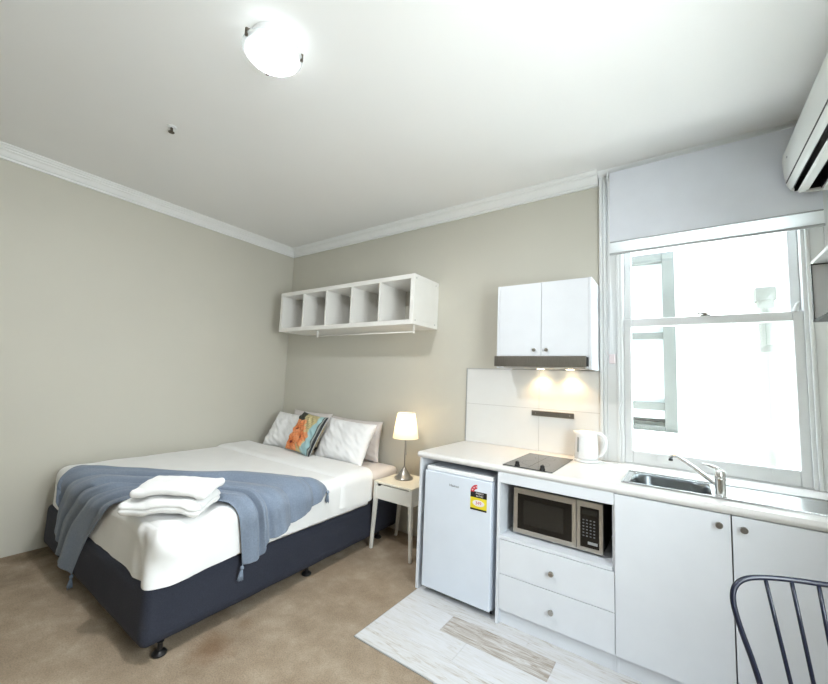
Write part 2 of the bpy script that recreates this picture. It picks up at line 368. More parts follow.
# ------------------------------------------------------------------ air conditioner
ac = empty('air_conditioner', (XR, -.55, 2.49), 'white split system air conditioner high on the right wall, slats open underneath', 'air conditioner'); A = Local(ac)
ay0, ay1 = -.98, -.10
prof = [(XR-.002, 2.79), (4.57, 2.79), (4.53, 2.775), (4.507, 2.745), (4.503, 2.71), (4.505, 2.64), (4.510, 2.58), (4.522, 2.545),
        (4.532, 2.530), (4.540, 2.60), (4.645, 2.60), (4.650, 2.502), (4.69, 2.500), (XR-.002, 2.52)]
bm = bmesh.new(); extrude_profile(bm, prof, 'y', ay0+.018, ay1-.018); A('body', bm, M['ac'])
outer = [(XR-.002, 2.79), (4.57, 2.79), (4.53, 2.775), (4.505, 2.745), (4.501, 2.71), (4.503, 2.64), (4.514, 2.56), (4.530, 2.528), (4.60, 2.500), (4.67, 2.496), (XR-.002, 2.52)]
for a, b_ in ((ay1-.018, ay1), (ay0, ay0+.018)):
    bm = bmesh.new(); extrude_profile(bm, outer, 'y', a, b_); A('end_cap', bm, M['ac'], bevel=.004)
bm = bmesh.new(); box(bm, 4.541, 4.645, ay0+.0185, ay1-.0185, 2.592, 2.598); box(bm, 4.5395, 4.5415, ay0+.0185, ay1-.0185, 2.536, 2.592); box(bm, 4.6435, 4.6455, ay0+.0185, ay1-.0185, 2.508, 2.592); box(bm, 4.5415, 4.6435, ay1-.021, ay1-.0185, 2.515, 2.592)
A('outlet', bm, M['black'])
bm = bmesh.new(); extrude_profile(bm, [(4.553, 2.514), (4.560, 2.500), (4.597, 2.512), (4.604, 2.530), (4.596, 2.528), (4.563, 2.514)], 'y', ay0+.02, ay1-.02)
A('louvre', bm, M['ac'])
bm = bmesh.new(); extrude_profile(bm, [(4.5085, 2.572), (4.515, 2.572), (4.5155, 2.5695), (4.5092, 2.5695)], 'y', ay0+.018, ay1-.018); A('panel_seam', bm, M['gasket'])
A('indicator', B(4.5008, 4.5035, -.215, -.205, 2.675, 2.683), M['rail'])

# ------------------------------------------------------------------ small box shelf on the right wall
sh = empty('wall_box_shelf', (XR, -.8, 1.73), 'small grey box shelf with dark edges on the right wall beside the window', 'shelf'); L_ = Local(sh)
a0, a1, z0, z1 = -1.0, -.545, 1.725, 2.0
L_('top_panel', B(4.5, XR, a0, a1, z1-.014, z1), M['trim'])
L_('bottom_panel', B(4.5, XR, a0, a1, z0, z0+.012), M['dark'])  # near black colour puts the shade under the shelf into the panel
L_('side_panel', B(4.5, XR, a1-.014, a1, z0+.012, z1-.014), M['bsheet'])
L_('side_panel', B(4.5, XR, a0, a0+.014, z0+.012, z1-.014), M['bsheet'])
L_('edge_strip', B((4.497, 4.5, a1-.017, a1, z0, z1-.012), (4.5, XR, a1-.017, a1-.014, z1-.018, z1-.014), (4.5, XR, a1-.017, a1-.014, z0+.012, z0+.016)), M['gasket'])

# ------------------------------------------------------------------ wall shelf over the bed
ws = empty('wall_cube_shelf', (1.27, 0, 1.857), 'white five compartment open shelf fixed lengthwise to the wall above the bed', 'shelf'); L_ = Local(ws)
sx0, sx1, sy, sz0, sz1, t = .355, 2.186, -.391, 1.857, 2.29, .040
L_('top_panel', B(sx0, sx1, sy, 0, sz1-t, sz1), M['shelfw'], bevel=.002)
L_('bottom_panel', B(sx0, sx1, sy, 0, sz0, sz0+t), M['shelfw'], bevel=.002)
L_('end_panel', B(sx0, sx0+t, sy, 0, sz0+t, sz1-t), M['shelfw'], bevel=.002)
o = L_('end_panel', B(sx1-t, sx1, sy, 0, sz0+t, sz1-t), M['shelfw'], bevel=.002)
for y in (-.36, -.05):
    for z in (sz0+.035, sz1-.035):
        bm = bmesh.new(); cyl(bm, (sx1-.001, y, z), (sx1+.0012, y, z), .006, n=12); L_('screw_cap', bm, M['rail'], o)
cw = (sx1-sx0-2*t-4*.016)/5
for i in range(4):
    x = sx0+t+cw*(i+1)+.016*i
    L_('divider', B(x, x+.016, sy+.004, 0, sz0+t, sz1-t), M['shelfw'], bevel=.001)
rr = empty('hanging_rail', (1.57, -.3, 1.80), 'thin white rail hanging under the open shelf', 'rail'); L_ = Local(rr)
bm = bmesh.new(); cyl(bm, (.90, -.30, 1.803), (2.135, -.30, 1.803), .006, n=12); L_('rod', bm, M['shelfw'], smooth=True)
for x in (.90, 2.135):
    bm = bmesh.new(); box(bm, x-.005, x+.005, -.309, -.291, 1.79, 1.857); L_('bracket', bm, M['shelfw'], bevel=.001)

# ------------------------------------------------------------------ ceiling lamp and sprinkler
CL = (2.475, -2.012)
cl = empty('ceiling_lamp', (CL[0], CL[1], H), 'round frosted glass ceiling lamp with dark clips, switched on', 'lamp'); L_ = Local(cl)
bm = bmesh.new(); lathe(bm, [(.10, H-.001), (.10, H-.03), (.09, H-.038)], (CL[0], CL[1], 0), 32); L_('mount', bm, M['plastic'])
M['lampglass'] = translucent('frosted lamp glass', (.90, .97, .98), .55, .25)
nt = M['lampglass'].node_tree; out = nt.nodes['Material Output']; prev = out.inputs[0].links[0].from_socket
t_ = nt.nodes.new('ShaderNodeBsdfTransparent'); m_ = nt.nodes.new('ShaderNodeMixShader'); m_.inputs[0].default_value = .68
nt.links.new(prev, m_.inputs[1]); nt.links.new(t_.outputs[0], m_.inputs[2]); nt.links.new(m_.outputs[0], out.inputs[0])
bm = bmesh.new(); RL = .135; prof = []
for i in range(15):
    a = i/14*R(62); prof.append((RL*sin(a)/sin(R(62)), H-.118+.052*(1-cos(a))/(1-cos(R(62)))))
prof = [(max(r, .002), z) for r, z in prof]; prof += [(RL-.002, prof[-1][1]+.004), (RL-.004, prof[-1][1]+.003)]
lathe(bm, prof, (CL[0], CL[1], 0), 48, cap=False); L_('glass_dome', bm, M['lampglass'], smooth=True)
bm = bmesh.new(); lathe(bm, [(.055, H-.040), (.058, H-.05), (.05, H-.066), (.03, H-.074), (.004, H-.076)], (CL[0], CL[1], 0), 32); L_('bulb', bm, emis('ceiling bulb', (.93, .98, 1), 1.5))
for px_, py_ in ((2.474, -2.146), (2.572, -1.915), (2.321, -1.945)):
    d_ = Vector((px_-CL[0], py_-CL[1], 0)).normalized(); x, y = CL[0]+(RL-.004)*d_.x, CL[1]+(RL-.004)*d_.y
    bm = bmesh.new(); cyl(bm, (x, y, H-.078), (x, y, H-.045), .0075, n=14); tube(bm, [(x, y, H-.046), (CL[0]+d_.x*.095, CL[1]+d_.y*.095, H-.028)], .004)
    L_('clip', bm, M['brass'])
sp = empty('fire_sprinkler', (1.35, -1.99, H), 'small chrome fire sprinkler head on the ceiling', 'sprinkler'); L_ = Local(sp)
bm = bmesh.new(); lathe(bm, [(.028, 0), (.026, -.006), (.012, -.008)], (1.35, -1.99, H), 24); L_('rose', bm, M['trim'])
bm = bmesh.new(); cyl(bm, (1.35, -1.99, H-.008), (1.35, -1.99, H-.020), .008, n=12)
tube(bm, [(1.340, -1.99, H-.018), (1.335, -1.99, H-.028), (1.35, -1.99, H-.036)], .003, 6); tube(bm, [(1.360, -1.99, H-.018), (1.365, -1.99, H-.028), (1.35, -1.99, H-.036)], .003, 6)
cyl(bm, (1.35, -1.99, H-.035), (1.35, -1.99, H-.038), .018, n=18); L_('sprinkler_head', bm, M['brass'])

# ------------------------------------------------------------------ kitchenette
def knob(L_, x, y, z, parent, s=1., name='knob'):
    bm = bmesh.new()
    cyl(bm, (x, y, z), (x, y-.014*s, z), .006*s, n=14)
    cyl(bm, (x, y-.013*s, z), (x, y-.019*s, z), .009*s, .0145*s, n=24); cyl(bm, (x, y-.019*s, z), (x, y-.026*s, z), .0145*s, .013*s, n=24)
    o = L_(name, bm, M['nickel'], parent); o['label'] = 'round satin nickel knob'; return o
YC = -.70       # plane of the fronts
# end panel left of the fridge
tag(link('end_panel', B(2.515, 2.533, -.692, -.002, .004, .862), M['cab'], bevel=.001), 'narrow white end panel standing between the bedside table and the fridge', 'panel')
# benchtop
bt = empty('benchtop', (3.6, -.35, .862), 'long white benchtop running along the wall over the fridge and the cupboards', 'benchtop'); L_ = Local(bt)
bx0, bx1, by0, by1 = 3.762, 4.128, -.578, -.284      # opening of the bowl
L_('slab', B((2.505, bx0, -.70, -.001, .864, .90), (bx1, XR-.001, -.70, -.001, .864, .90), (bx0, bx1, -.70, by0, .864, .90), (bx0, bx1, by1, -.001, .864, .90)), M['top'])
bm = bmesh.new(); n = 8
prof = [(-.70, .864), (-.70, .90)] + [(-.70-.010*sin(pi*i/n), .90-.036*(i/n)) for i in range(1, n)]
extrude_profile(bm, prof, 'x', 2.505, XR-.001); L_('front_edge', bm, M['top'], smooth=False)

# tiled splashback
sb = empty('splashback', (3.0, 0, .9), 'glossy white tiled splashback behind the hob and kettle', 'splashback'); L_ = Local(sb)
bm = bmesh.new()
for x0, x1 in ((2.512, 3.120), (3.1225, 3.542)):
    for z0, z1 in ((.901, 1.213), (1.2155, 1.505)): box(bm, x0, x1, -.010, -.003, z0, z1)
L_('tiles', bm, M['tile'], bevel=.0008)
L_('grout', B(2.513, 3.542, -.0085, -.0005, .901, 1.504), M['grout'])
L_('edge_trim', B((2.505, 2.512, -.012, -.0005, .901, 1.509), (2.505, 3.542, -.012, -.0005, 1.505, 1.509)), M['rail'])
ks = empty('knife_rail', (3.22, -.01, 1.18), 'brushed steel magnetic knife rail on the white tiles', 'rail'); L_ = Local(ks)
L_('bar', B(3.070, 3.375, -.022, -.011, 1.160, 1.200), M['darksteel'], bevel=.002)
for x in (3.10, 3.345):
    bm = bmesh.new(); cyl(bm, (x, -.024, 1.18), (x, -.021, 1.18), .006); L_('screw', bm, M['nickel'])

# fridge
fr = empty('bar_fridge', (2.815, -.38, .004), 'white bar fridge under the left end of the benchtop, energy sticker on its door', 'fridge'); L_ = Local(fr)
L_('body', B(2.572, 3.052, -.655, -.08, .03, .815), M['fridge'], bevel=.006)
d = L_('door', B(2.570, 3.054, -.705, -.662, .045, .788), M['fridge'], bevel=.006)
L_('door_gasket', B(2.580, 3.046, -.663, -.654, .05, .80), M['fridgegrey'], d)
L_('top_handle_strip', B(2.572, 3.052, -.690, -.655, .789, .817), M['plastic'], d, bevel=.008)
L_('kick_grille', B(2.59, 3.04, -.64, -.62, .006, .03), M['black'])
for x in (2.61, 3.01):
    bm = bmesh.new(); cyl(bm, (x, -.60, .004), (x, -.60, .03), .016); L_('foot', bm, M['black'])
bm = text_bm('Hisense', .022); moved(bm, (2.795, -.7055, .722)); L_('badge', bm, M['logo'], d)
# energy sticker
ex0, ex1 = 2.914, 3.024
e = L_('sticker', B(ex0, ex1, -.7062, -.7052, .612, .715), M['yellow'], d); e['label'] = 'black and yellow energy rating sticker with a red star arc'
L_('sticker_header', B(ex0, ex1, -.7068, -.7060, .683, .719), M['black'], e)
L_('sticker_footer', B(ex0, ex1, -.7068, -.7060, .607, .618), M['black'], e)
bm = bmesh.new(); n = 24
cx, cz = (ex0+ex1)/2, .651
vs = [bm.verts.new((cx+.040*cos(2*pi*k/n), -.7069, cz+.019*sin(2*pi*k/n))) for k in range(n)]; bm.faces.new(vs)
L_('sticker_oval', bm, M['labelw'], e)
bm = text_bm('349', .027, .0002); moved(bm, (cx, -.7073, cz)); L_('sticker_digits', bm, M['red'], e)
bm = text_bm('ENERGY', .014, .0002); moved(bm, (cx+.008, -.7072, .709)); L_('sticker_words', bm, M['labelw'], e)
bm = text_bm('RATING', .013, .0002); moved(bm, (cx+.008, -.7072, .6935)); L_('sticker_words', bm, M['labelw'], e)
bm = bmesh.new(); vs = []
for k in range(13): a = R(180-k*7.5); vs.append(bm.verts.new((ex0+.045+.045*cos(a), -.7069, .715+.045*sin(a))))
for k in range(12, -1, -1): a = R(180-k*7.5); vs.append(bm.verts.new((ex0+.045+.020*cos(a), -.7069, .715+.020*sin(a))))
bm.faces.new(vs); L_('star_arc', bm, M['red'], e)
bm = bmesh.new()
for a in (160, 130, 100):
    c = Vector((ex0+.045+.033*cos(R(a)), -.7073, .715+.033*sin(R(a))))
    vs = [bm.verts.new(c+Vector((rr_*cos(q), 0, rr_*sin(q)))) for q, rr_ in [(pi/2+k*pi/5, .006 if k % 2 == 0 else .0026) for k in range(10)]]; bm.faces.new(vs)
L_('stars', bm, M['labelw'], e)

# drawer and microwave cabinet
dc = empty('drawer_cabinet', (3.4, -.35, .004), 'white cabinet with an open microwave niche above two drawers', 'cabinet'); L_ = Local(dc)
c0, c1 = 3.089, 3.716
L_('side_panel', B(c0, c0+.018, -.70, -.02, .004, .862), M['cab'], bevel=.001)
L_('side_panel', B(c1-.012, c1, -.68, -.02, .004, .862), M['cab'], bevel=.001)
L_('top_rail', B(c0+.018, c1-.001, -.70, -.682, .802, .862), M['cab'], bevel=.001)
L_('niche_shelf', B(c0+.018, c1-.012, -.699, -.02, .480, .498), M['cab'], bevel=.001)
L_('back_panel', B(c0+.018, c1-.012, -.03, -.02, .10, .862), M['cab'])
L_('kickboard', B(c0+.018, c1, -.675, -.66, .004, .088), M['cab'])
for z0, z1 in ((.2865, .4765), (.090, .2835)):
    dr = L_('drawer', B(c0+.0195, c1-.0015, -.70, -.683, z0, z1), M['cab'], bevel=.0012); knob(L_, 3.41, -.70, z0+.093, dr)
    box_ = None
# sink cupboard
sc = empty('sink_cupboard', (4.2, -.35, .004), 'white two door cupboard under the sink', 'cupboard'); L_ = Local(sc)
L_('side_panel', B(3.7175, 3.73, -.68, -.02, .004, .862), M['cab'])
L_('side_panel', B(4.688, 4.70, -.68, -.02, .004, .862), M['cab'])
L_('kickboard', B(3.73, 4.688, -.675, -.66, .004, .088), M['cab'])
L_('bottom_shelf', B(3.73, 4.688, -.68, -.02, .09, .106), M['cab'])
for x0, x1, kx in ((3.7175, 4.1735, 4.132), (4.1785, 4.70, 4.216)):
    dd = L_('door', B(x0, x1, -.70, -.683, .090, .859), M['cab'], bevel=.0012); knob(L_, kx, -.70, .812, dd)

# microwave
mw = empty('microwave', (3.41, -.4, .498), 'black and stainless steel microwave sitting in the cabinet niche', 'microwave'); L_ = Local(mw)
m0, m1, mz0, mz1, my = 3.163, 3.652, .512, .772, -.625
L_('body', B(m0+.003, m1-.002, my+.022, -.26, mz0, mz1-.001), M['black'], bevel=.004)
for x in (m0+.04, m1-.04):
    for y in (-.57, -.30):
        bm = bmesh.new(); cyl(bm, (x, y, .4985), (x, y, mz0), .012, n=12); L_('foot', bm, M['black'])
split = m0+.355
dd = L_('door', B((m0, split, my, my+.02, mz0+.228, mz1), (m0, split, my, my+.02, mz0, mz0+.026), (m0, m0+.024, my, my+.02, mz0+.026, mz0+.228), (split-.022, split, my, my+.02, mz0+.026, mz0+.228)), M['mwsteel'], bevel=.0015)
L_('door_glass', B(m0+.024, split-.022, my+.003, my+.018, mz0+.026, mz0+.228), M['blackg'], dd)
L_('viewing_window', B(m0+.06, split-.068, my+.001, my+.004, mz0+.058, mz0+.195), M['mwwin'], dd, bevel=.001)
cp = L_('control_fascia', B(split+.0025, m1, my, my+.02, mz0, mz1), M['mwsteel'], bevel=.0015)
px0, px1 = split+.022, m1-.018
pn = L_('control_panel', B(px0, px1, my-.0015, my+.002, mz0+.022, mz1-.030), M['blackg'], cp)
L_('display', B(px0+.008, px1-.008, my-.0022, my-.0012, mz1-.068, mz1-.042), M['mwwin'], pn)
bm = bmesh.new()
for r in range(6):
    for c in range(4):
        bx = px0+.012+c*(px1-px0-.022)/4; bz = mz0+.078+r*.0165
        box(bm, bx, bx+.0085, my-.0024, my-.0014, bz, bz+.0055)
L_('buttons', bm, M['button'], pn)
L_('start_button', B(px0+.038, px1-.008, my-.0026, my-.0014, mz0+.040, mz0+.054), M['rail'], pn)

# upper cupboard with hood
uc = empty('wall_cupboard', (3.216, -.14, 1.5), 'white two door wall cupboard above the hob', 'cupboard'); L_ = Local(uc)
u0, u1 = 2.893, 3.541
L_('side_panel', B(u0, u0+.016, -.290, -.001, 1.506, 2.116), M['cab'], bevel=.001)
L_('side_panel', B(u1-.016, u1, -.290, -.001, 1.506, 2.116), M['cab'], bevel=.001)
L_('top_panel', B(u0+.016, u1-.016, -.270, -.001, 2.100, 2.116), M['cab'])
L_('bottom_panel', B(u0+.016, u1-.016, -.270, -.001, 1.60, 1.616), M['cab'])
um = 3.217
for x0, x1, kx in ((u0+.0175, um-.0015, um-.045), (um+.0015, u1-.0175, um+.040)):
    dd = L_('door', B(x0, x1, -.290, -.272, 1.598, 2.1145), M['cab'], bevel=.0012); knob(L_, kx, -.290, 1.634, dd, .9)
hd = empty('range_hood', (3.21, -.15, 1.5), 'slide out range hood with a brushed steel front under the wall cupboard', 'range hood'); L_ = Local(hd)
L_('front_strip', B(2.884, 3.512, -.314, -.292, 1.517, 1.592), M['darksteel'], bevel=.002)
L_('switch_end', B(3.5125, 3.5235, -.314, -.292, 1.525, 1.585), M['black'], bevel=.002)
ca = L_('casing', B(2.911, 3.523, -.291, -.004, 1.517, 1.597), M['cab'])
L_('filter', B(2.94, 3.50, -.270, -.03, 1.511, 1.517), M['steel'])
for x in (3.15, 3.36):
    bm = bmesh.new(); cyl(bm, (x, -.070, 1.511), (x, -.070, 1.5095), .026, n=24); L_('lamp_lens', bm, emis('hood lamp lens', (1, .80, .5), 14) if x < 3.2 else bpy.data.materials['hood lamp lens'], ca)

# hob
hb = empty('ceramic_hob', (3.25, -.41, .9), 'two zone black glass hob let into the benchtop with two black knobs', 'hob'); L_ = Local(hb)
L_('glass_plate', B(3.108, 3.402, -.672, -.168, .9005, .906), M['hob'], bevel=.0015)
L_('front_trim', B(3.108, 3.402, -.6735, -.672, .9005, .9065), M['gasket']); L_('centre_line', B(3.253, 3.2545, -.64, -.168, .906, .9064), M['gasket'])
for x in (3.187, 3.337):
    bm = bmesh.new(); lathe(bm, [(.016, 0), (.016, .003), (.0125, .008), (.012, .020), (.009, .022)], (x, -.640, .906), 20); box(bm, x-.003, x+.003, -.652, -.628, .924, .932); L_('knob', bm, M['black'])
for y, r in ((-.50, .085), (-.30, .065)):
    bm = bmesh.new()
    for k in range(48):
        a, b_ = 2*pi*k/48, 2*pi*(k+1)/48; vs = [bm.verts.new((3.255+rr_*cos(q), y+.0+rr_*sin(q), .9065)) for rr_, q in ((r, a), (r, b_), (r-.0018, b_), (r-.0018, a))]; bm.faces.new(vs)
    L_('zone_mark', bm, M['button'])

# kettle
kt = empty('electric_kettle', (3.485, -.135, .9), 'white electric kettle standing at the splashback beside the window', 'kettle'); L_ = Local(kt)
kx, ky = 3.478, -.140
bm = bmesh.new(); lathe(bm, [(.074, 0), (.078, .004), (.078, .014), (.070, .019)], (kx, ky, .901), 40); L_('power_base', bm, M['plastic'], smooth=False, bevel=.001)
bm = bmesh.new(); lathe(bm, [(.070, .020), (.073, .024), (.071, .10), (.066, .165), (.063, .185), (.058, .190)], (kx, ky, .901), 40)
bmv = [v for v in bm.verts if v.co.z > 1.075 and v.co.x < kx-.045 and abs(v.co.y-ky) < .03]
for v in bmv: v.co.x -= .020*(1-abs(v.co.y-ky)/.03); v.co.z += .004
body = L_('jug', bm, M['plastic'], smooth=True)
bm = bmesh.new(); lathe(bm, [(.057, .190), (.052, .197), (.03, .202), (.004, .203)], (kx, ky, .901), 40); L_('lid', bm, M['plastic'], smooth=True)
hx, hy = cos(R(12)), sin(R(12))
bm = bmesh.new(); pts = []
for rr_, z in ((.050, 1.088), (.085, 1.086), (.108, 1.068), (.118, 1.035), (.116, 1.0), (.103, .965), (.086, .945), (.066, .935)): pts.append((kx+rr_*hx, ky+rr_*hy, z))
tube(bm, pts, [.011, .012, .012, .012, .012, .011, .010, .009], 12); L_('handle', bm, M['plastic'], smooth=True)
bm = bmesh.new(); a = R(238); n_ = Vector((cos(a), sin(a), 0)); s_ = Vector((-n_.y, n_.x, 0))
for zz in (0,):
    vs = []
    for s1, z, rr_ in ((-1, .965, .0738), (1, .965, .0738), (1, 1.060, .0700), (-1, 1.060, .0700)): vs.append(bm.verts.new(Vector((kx, ky, z))+n_*rr_+s_*s1*.006))
    f = bm.faces.new(vs); r_ = bmesh.ops.extrude_face_region(bm, geom=[f]); bmesh.ops.translate(bm, vec=n_*.002, verts=[v for v in r_['geom'] if isinstance(v, bmesh.types.BMVert)])
L_('water_gauge', bm, M['rail'], body)
bm = bmesh.new(); tube(bm, [(kx+.07, ky+.02, .912), (kx+.10, ky+.03, .905), (kx+.14, ky+.06, .9035), (3.66, -.06, .9035)], .003, 8); L_('cord', bm, M['plastic'])

# sink and mixer
sk = empty('kitchen_sink', (4.15, -.42, .9), 'stainless steel inset sink with a left bowl and a ribbed drainer', 'sink'); L_ = Local(sk)
s0, s1, t0, t1 = 3.738, 4.635, -.600, -.262
rim = [(s0, bx0+.012), (bx1-.012, s1)]
bm = B((s0, bx0+.01, t0, t1, .9005, .905), (bx1-.01, s1, t0, by0+.01, .9005, .905), (bx0+.01, bx1-.01, t0, by0+.01, .9005, .905), (bx0+.01, bx1-.01, by1-.01, t1, .9005, .905),
       (bx1-.01, s1, by1-.01, t1, .9005, .905), (bx1-.01, 4.20, by0+.01, by1-.01, .9005, .905), (4.595, s1, by0+.01, by1-.01, .9005, .905))
L_('rim', bm, M['sink'], bevel=.0015)
L_('raised_edge', B((s0, s0+.008, t0, t1, .905, .909), (s1-.022, s1, t0, t1, .905, .912), (s0+.008, s1-.022, t1-.008, t1, .905, .909), (s0+.008, s1-.022, t0, t0+.008, .905, .909)), M['sink'], bevel=.0018)
# drainer with ribs
bm = bmesh.new(); ny, nx = 72, 2; g = []
for j in range(ny+1):
    y = by0+.01+(by1-by0-.02)*j/ny; zz = .9035-.0028*(.5-.5*cos(2*pi*j/ny*9)); g.append([bm.verts.new((x, y, zz)) for x in (4.20, 4.40, 4.595)])
for j in range(ny):
    for i in range(nx): bm.faces.new((g[j][i], g[j][i+1], g[j+1][i+1], g[j+1][i]))
L_('drainer', bm, M['sink'], smooth=True)
# bowl
def rrect(cx, cy, hx, hy, r, z, n=8):
    out = []
    for qx, qy, a0 in ((1, 1, 0), (-1, 1, 90), (-1, -1, 180), (1, -1, 270)):
        for k in range(n+1):
            a = R(a0+90*k/n); out.append((cx+qx*(hx-r)+r*cos(a), cy+qy*(hy-r)+r*sin(a), z))
    return out
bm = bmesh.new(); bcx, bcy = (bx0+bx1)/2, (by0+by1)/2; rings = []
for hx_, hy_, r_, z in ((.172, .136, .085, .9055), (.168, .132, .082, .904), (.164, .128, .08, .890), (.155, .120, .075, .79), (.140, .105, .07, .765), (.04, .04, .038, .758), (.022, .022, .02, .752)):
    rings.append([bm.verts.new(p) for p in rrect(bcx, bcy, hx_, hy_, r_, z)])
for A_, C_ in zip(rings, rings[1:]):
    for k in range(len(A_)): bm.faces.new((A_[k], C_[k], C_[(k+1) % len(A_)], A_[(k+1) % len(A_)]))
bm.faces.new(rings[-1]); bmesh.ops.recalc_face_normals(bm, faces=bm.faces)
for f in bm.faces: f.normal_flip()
L_('bowl', bm, mat('shaded bowl steel', (.20, .22, .24), .28, 1.), smooth=True)  # darker than the rim steel: shade inside the bowl painted in
mx_ = empty('mixer_tap', (4.15, -.572, .905), 'chrome single lever mixer tap with a long straight spout over the sink bowl', 'tap'); L_ = Local(mx_)
tx, ty = 4.150, -.572
bm = bmesh.new(); lathe(bm, [(.026, 0), (.026, .006), (.0205, .010), (.0205, .075), (.0225, .080), (.0225, .086), (.021, .088)], (tx, ty, .905), 28); L_('body', bm, M['chrome'], smooth=False, bevel=.001)
bm = bmesh.new(); lathe(bm, [(.021, .088), (.022, .092), (.020, .118), (.012, .124)], (tx, ty, .905), 28)
tube(bm, [(tx, ty, 1.024), (tx-.01, ty+.02, 1.032), (tx-.035, ty+.045, 1.036), (tx-.062, ty+.066, 1.038)], [.010, .009, .007, .0045], 10); L_('lever', bm, M['chrome'], smooth=True)
bm = bmesh.new(); tube(bm, [(tx, ty, .955), (tx-.03, ty+.03, .967), (tx-.10, ty+.12, 1.008), (tx-.165, ty+.205, 1.036), (tx-.185, ty+.225, 1.038), (tx-.197, ty+.237, 1.028), (tx-.199, ty+.239, 1.015)], [.012, .011, .0095, .009, .009, .010, .010], 12)
L_('spout', bm, M['chrome'], smooth=True)
bm = bmesh.new(); cyl(bm, (tx-.199, ty+.239, 1.016), (tx-.199, ty+.239, 1.006), .0105); L_('aerator', bm, M['black'])

# ------------------------------------------------------------------ bed (local frame: origin at head right corner, x to the right, y to the head)
BO = Vector((1.845, -.02, 0))
SHR = Matrix.Identity(4); SHR[0][1] = -.035
BM = Matrix.Translation(BO) @ SHR; BI = BM.inverted()
def bedroot(name, c, label, cat, group=None):
    w = BM @ Vector(c); return empty(name, w, label, cat, group)
def bl_(root_c):
    def f(name, bm, m, parent, **k):
        bmesh.ops.translate(bm, verts=bm.verts, vec=-Vector(root_c)); bmesh.ops.transform(bm, matrix=SHR, verts=bm.verts); return link(name, bm, m, parent, **k)
    return f
def rounded(p, lo, hi, r, off=0.):
    q = Vector([min(max(p[i], lo[i]+r), hi[i]-r) for i in range(3)]); d = Vector(p)-q
    if d.length < 1e-7: d = Vector((0, 0, 1))
    n_ = d.normalized(); return q+n_*(r+off), n_
def soft_box(x0, x1, y0, y1, z0, z1, r, nx, ny, nz, disp=None, top=True, bottom=False, back=True):
    bm = bmesh.new(); lo = Vector((x0, y0, z0-1 if not bottom else z0)); hi = Vector((x1, y1, z1))
    def put(p):
        q, n_ = rounded(p, lo, hi, r)
        if not bottom: q.z = max(q.z, z0) if p[2] > z0+1e-6 else z0
        if disp: q = q+n_*disp(q, n_)+Vector((0, 0, disp(q, None) if p[2] <= z0+1e-6 else 0))
        return bm.verts.new(q)
    def face(fn, na, nb):
        g = [[put(fn(a/na, b_/nb)) for b_ in range(nb+1)] for a in range(na+1)]
        for a in range(na):
            for b_ in range(nb): bm.faces.new((g[a][b_], g[a+1][b_], g[a+1][b_+1], g[a][b_+1]))
    X = lambda u: x0+(x1-x0)*u; Y = lambda u: y0+(y1-y0)*u; Z = lambda u: z0+(z1-z0)*u
    face(lambda a, b_: (X(a), Y(b_), z1), nx, ny)
    if bottom: face(lambda a, b_: (X(1-a), Y(b_), z0), nx, ny)
    face(lambda a, b_: (X(a), y0, Z(b_)), nx, nz)
    if back: face(lambda a, b_: (X(1-a), y1, Z(b_)), nx, nz)
    face(lambda a, b_: (x1, Y(a), Z(b_)), ny, nz); face(lambda a, b_: (x0, Y(1-a), Z(b_)), ny, nz)
    bmesh.ops.remove_doubles(bm, verts=bm.verts, dist=.0004); bmesh.ops.recalc_face_normals(bm, faces=bm.faces)
    return bm
bc = (-.905, -1.0, 0)
bed = bedroot('bed', bc, 'king size bed with a navy fabric base, pushed into the corner', 'bed'); P_ = bl_(bc)
bm = soft_box(-1.825, .008, -2.068, 0, .064, .358, .045, 60, 60, 12, lambda p, n_: 0 if n_ is None else .003*noise.noise(p*6), bottom=True)
P_('bed_base', bm, M['base'], bed, smooth=True)
bm = soft_box(-1.80, -.010, -2.02, 0, .360, .588, .05, 50, 50, 10, lambda p, n_: 0 if n_ is None else .003*noise.noise(p*9), bottom=True)
o = P_('mattress', bm, M['sheet'], bed, smooth=True); o['label'] = 'mattress under a pinkish white fitted sheet'
for lx, ly in ((-.030, -1.965), (-.055, -1.02), (-.055, -.22), (-1.75, -1.93), (-1.75, -1.02), (-1.75, -.22), (-.9, -1.93), (-.9, -1.02)):
    bm = bmesh.new(); lathe(bm, [(.030, .0005), (.034, .004), (.034, .010), (.024, .020), (.013, .026), (.011, .056), (.016, .060), (.016, .0635)], (lx, ly, 0), 20)
    P_('foot', bm, M['black'], bed, smooth=False, bevel=.001)

# duvet
DLO, DHI, DR_ = Vector((-1.83, -2.050, 0)), Vector((.026, -.43, .628)), .078
def ddisp(p, n_):
    if n_ is None:
        return .010*noise.noise(Vector((p.x*1.6, p.y*1.6, 3)))+(.02*min(1, max(0, (p.y+1.9)*2)) if p.x > -.2 else 0)
    cor = max(0, 1-(Vector((p.x-.0, p.y+2.05, 0)).length)/.30)
    w = .005*noise.noise(p*3)+.0035*noise.noise(Vector((p.x*5, p.y*5, p.z*2)))
    if n_.z < .7:      # hanging sides: soft vertical folds
        w += .006*noise.noise(Vector((p.x*9, p.y*9, p.z*1.5)))*(1-max(0, n_.z))
        w += cor*(.010+.022*noise.noise(Vector((p.x*13+p.z*5, p.y*13, p.z*7)))+.010*abs(noise.noise(Vector(((p.x-p.y)*16, 4, p.z*9)))))
    else: w += .004*noise.noise(Vector((p.x*2.5+p.y*1.2, p.y*8, 0)))
    return w
dcn = (-.9, -1.25, .36)
dv = bedroot('duvet', dcn, 'plain white duvet covering the bed, its head end folded back', 'duvet'); P_ = bl_(dcn)
bm = soft_box(DLO.x, DHI.x, DLO.y, DHI.y, .350, DHI.z, DR_, 130, 120, 22, ddisp, back=False)
P_('duvet_cover', bm, M['duvet'], dv, smooth=True)
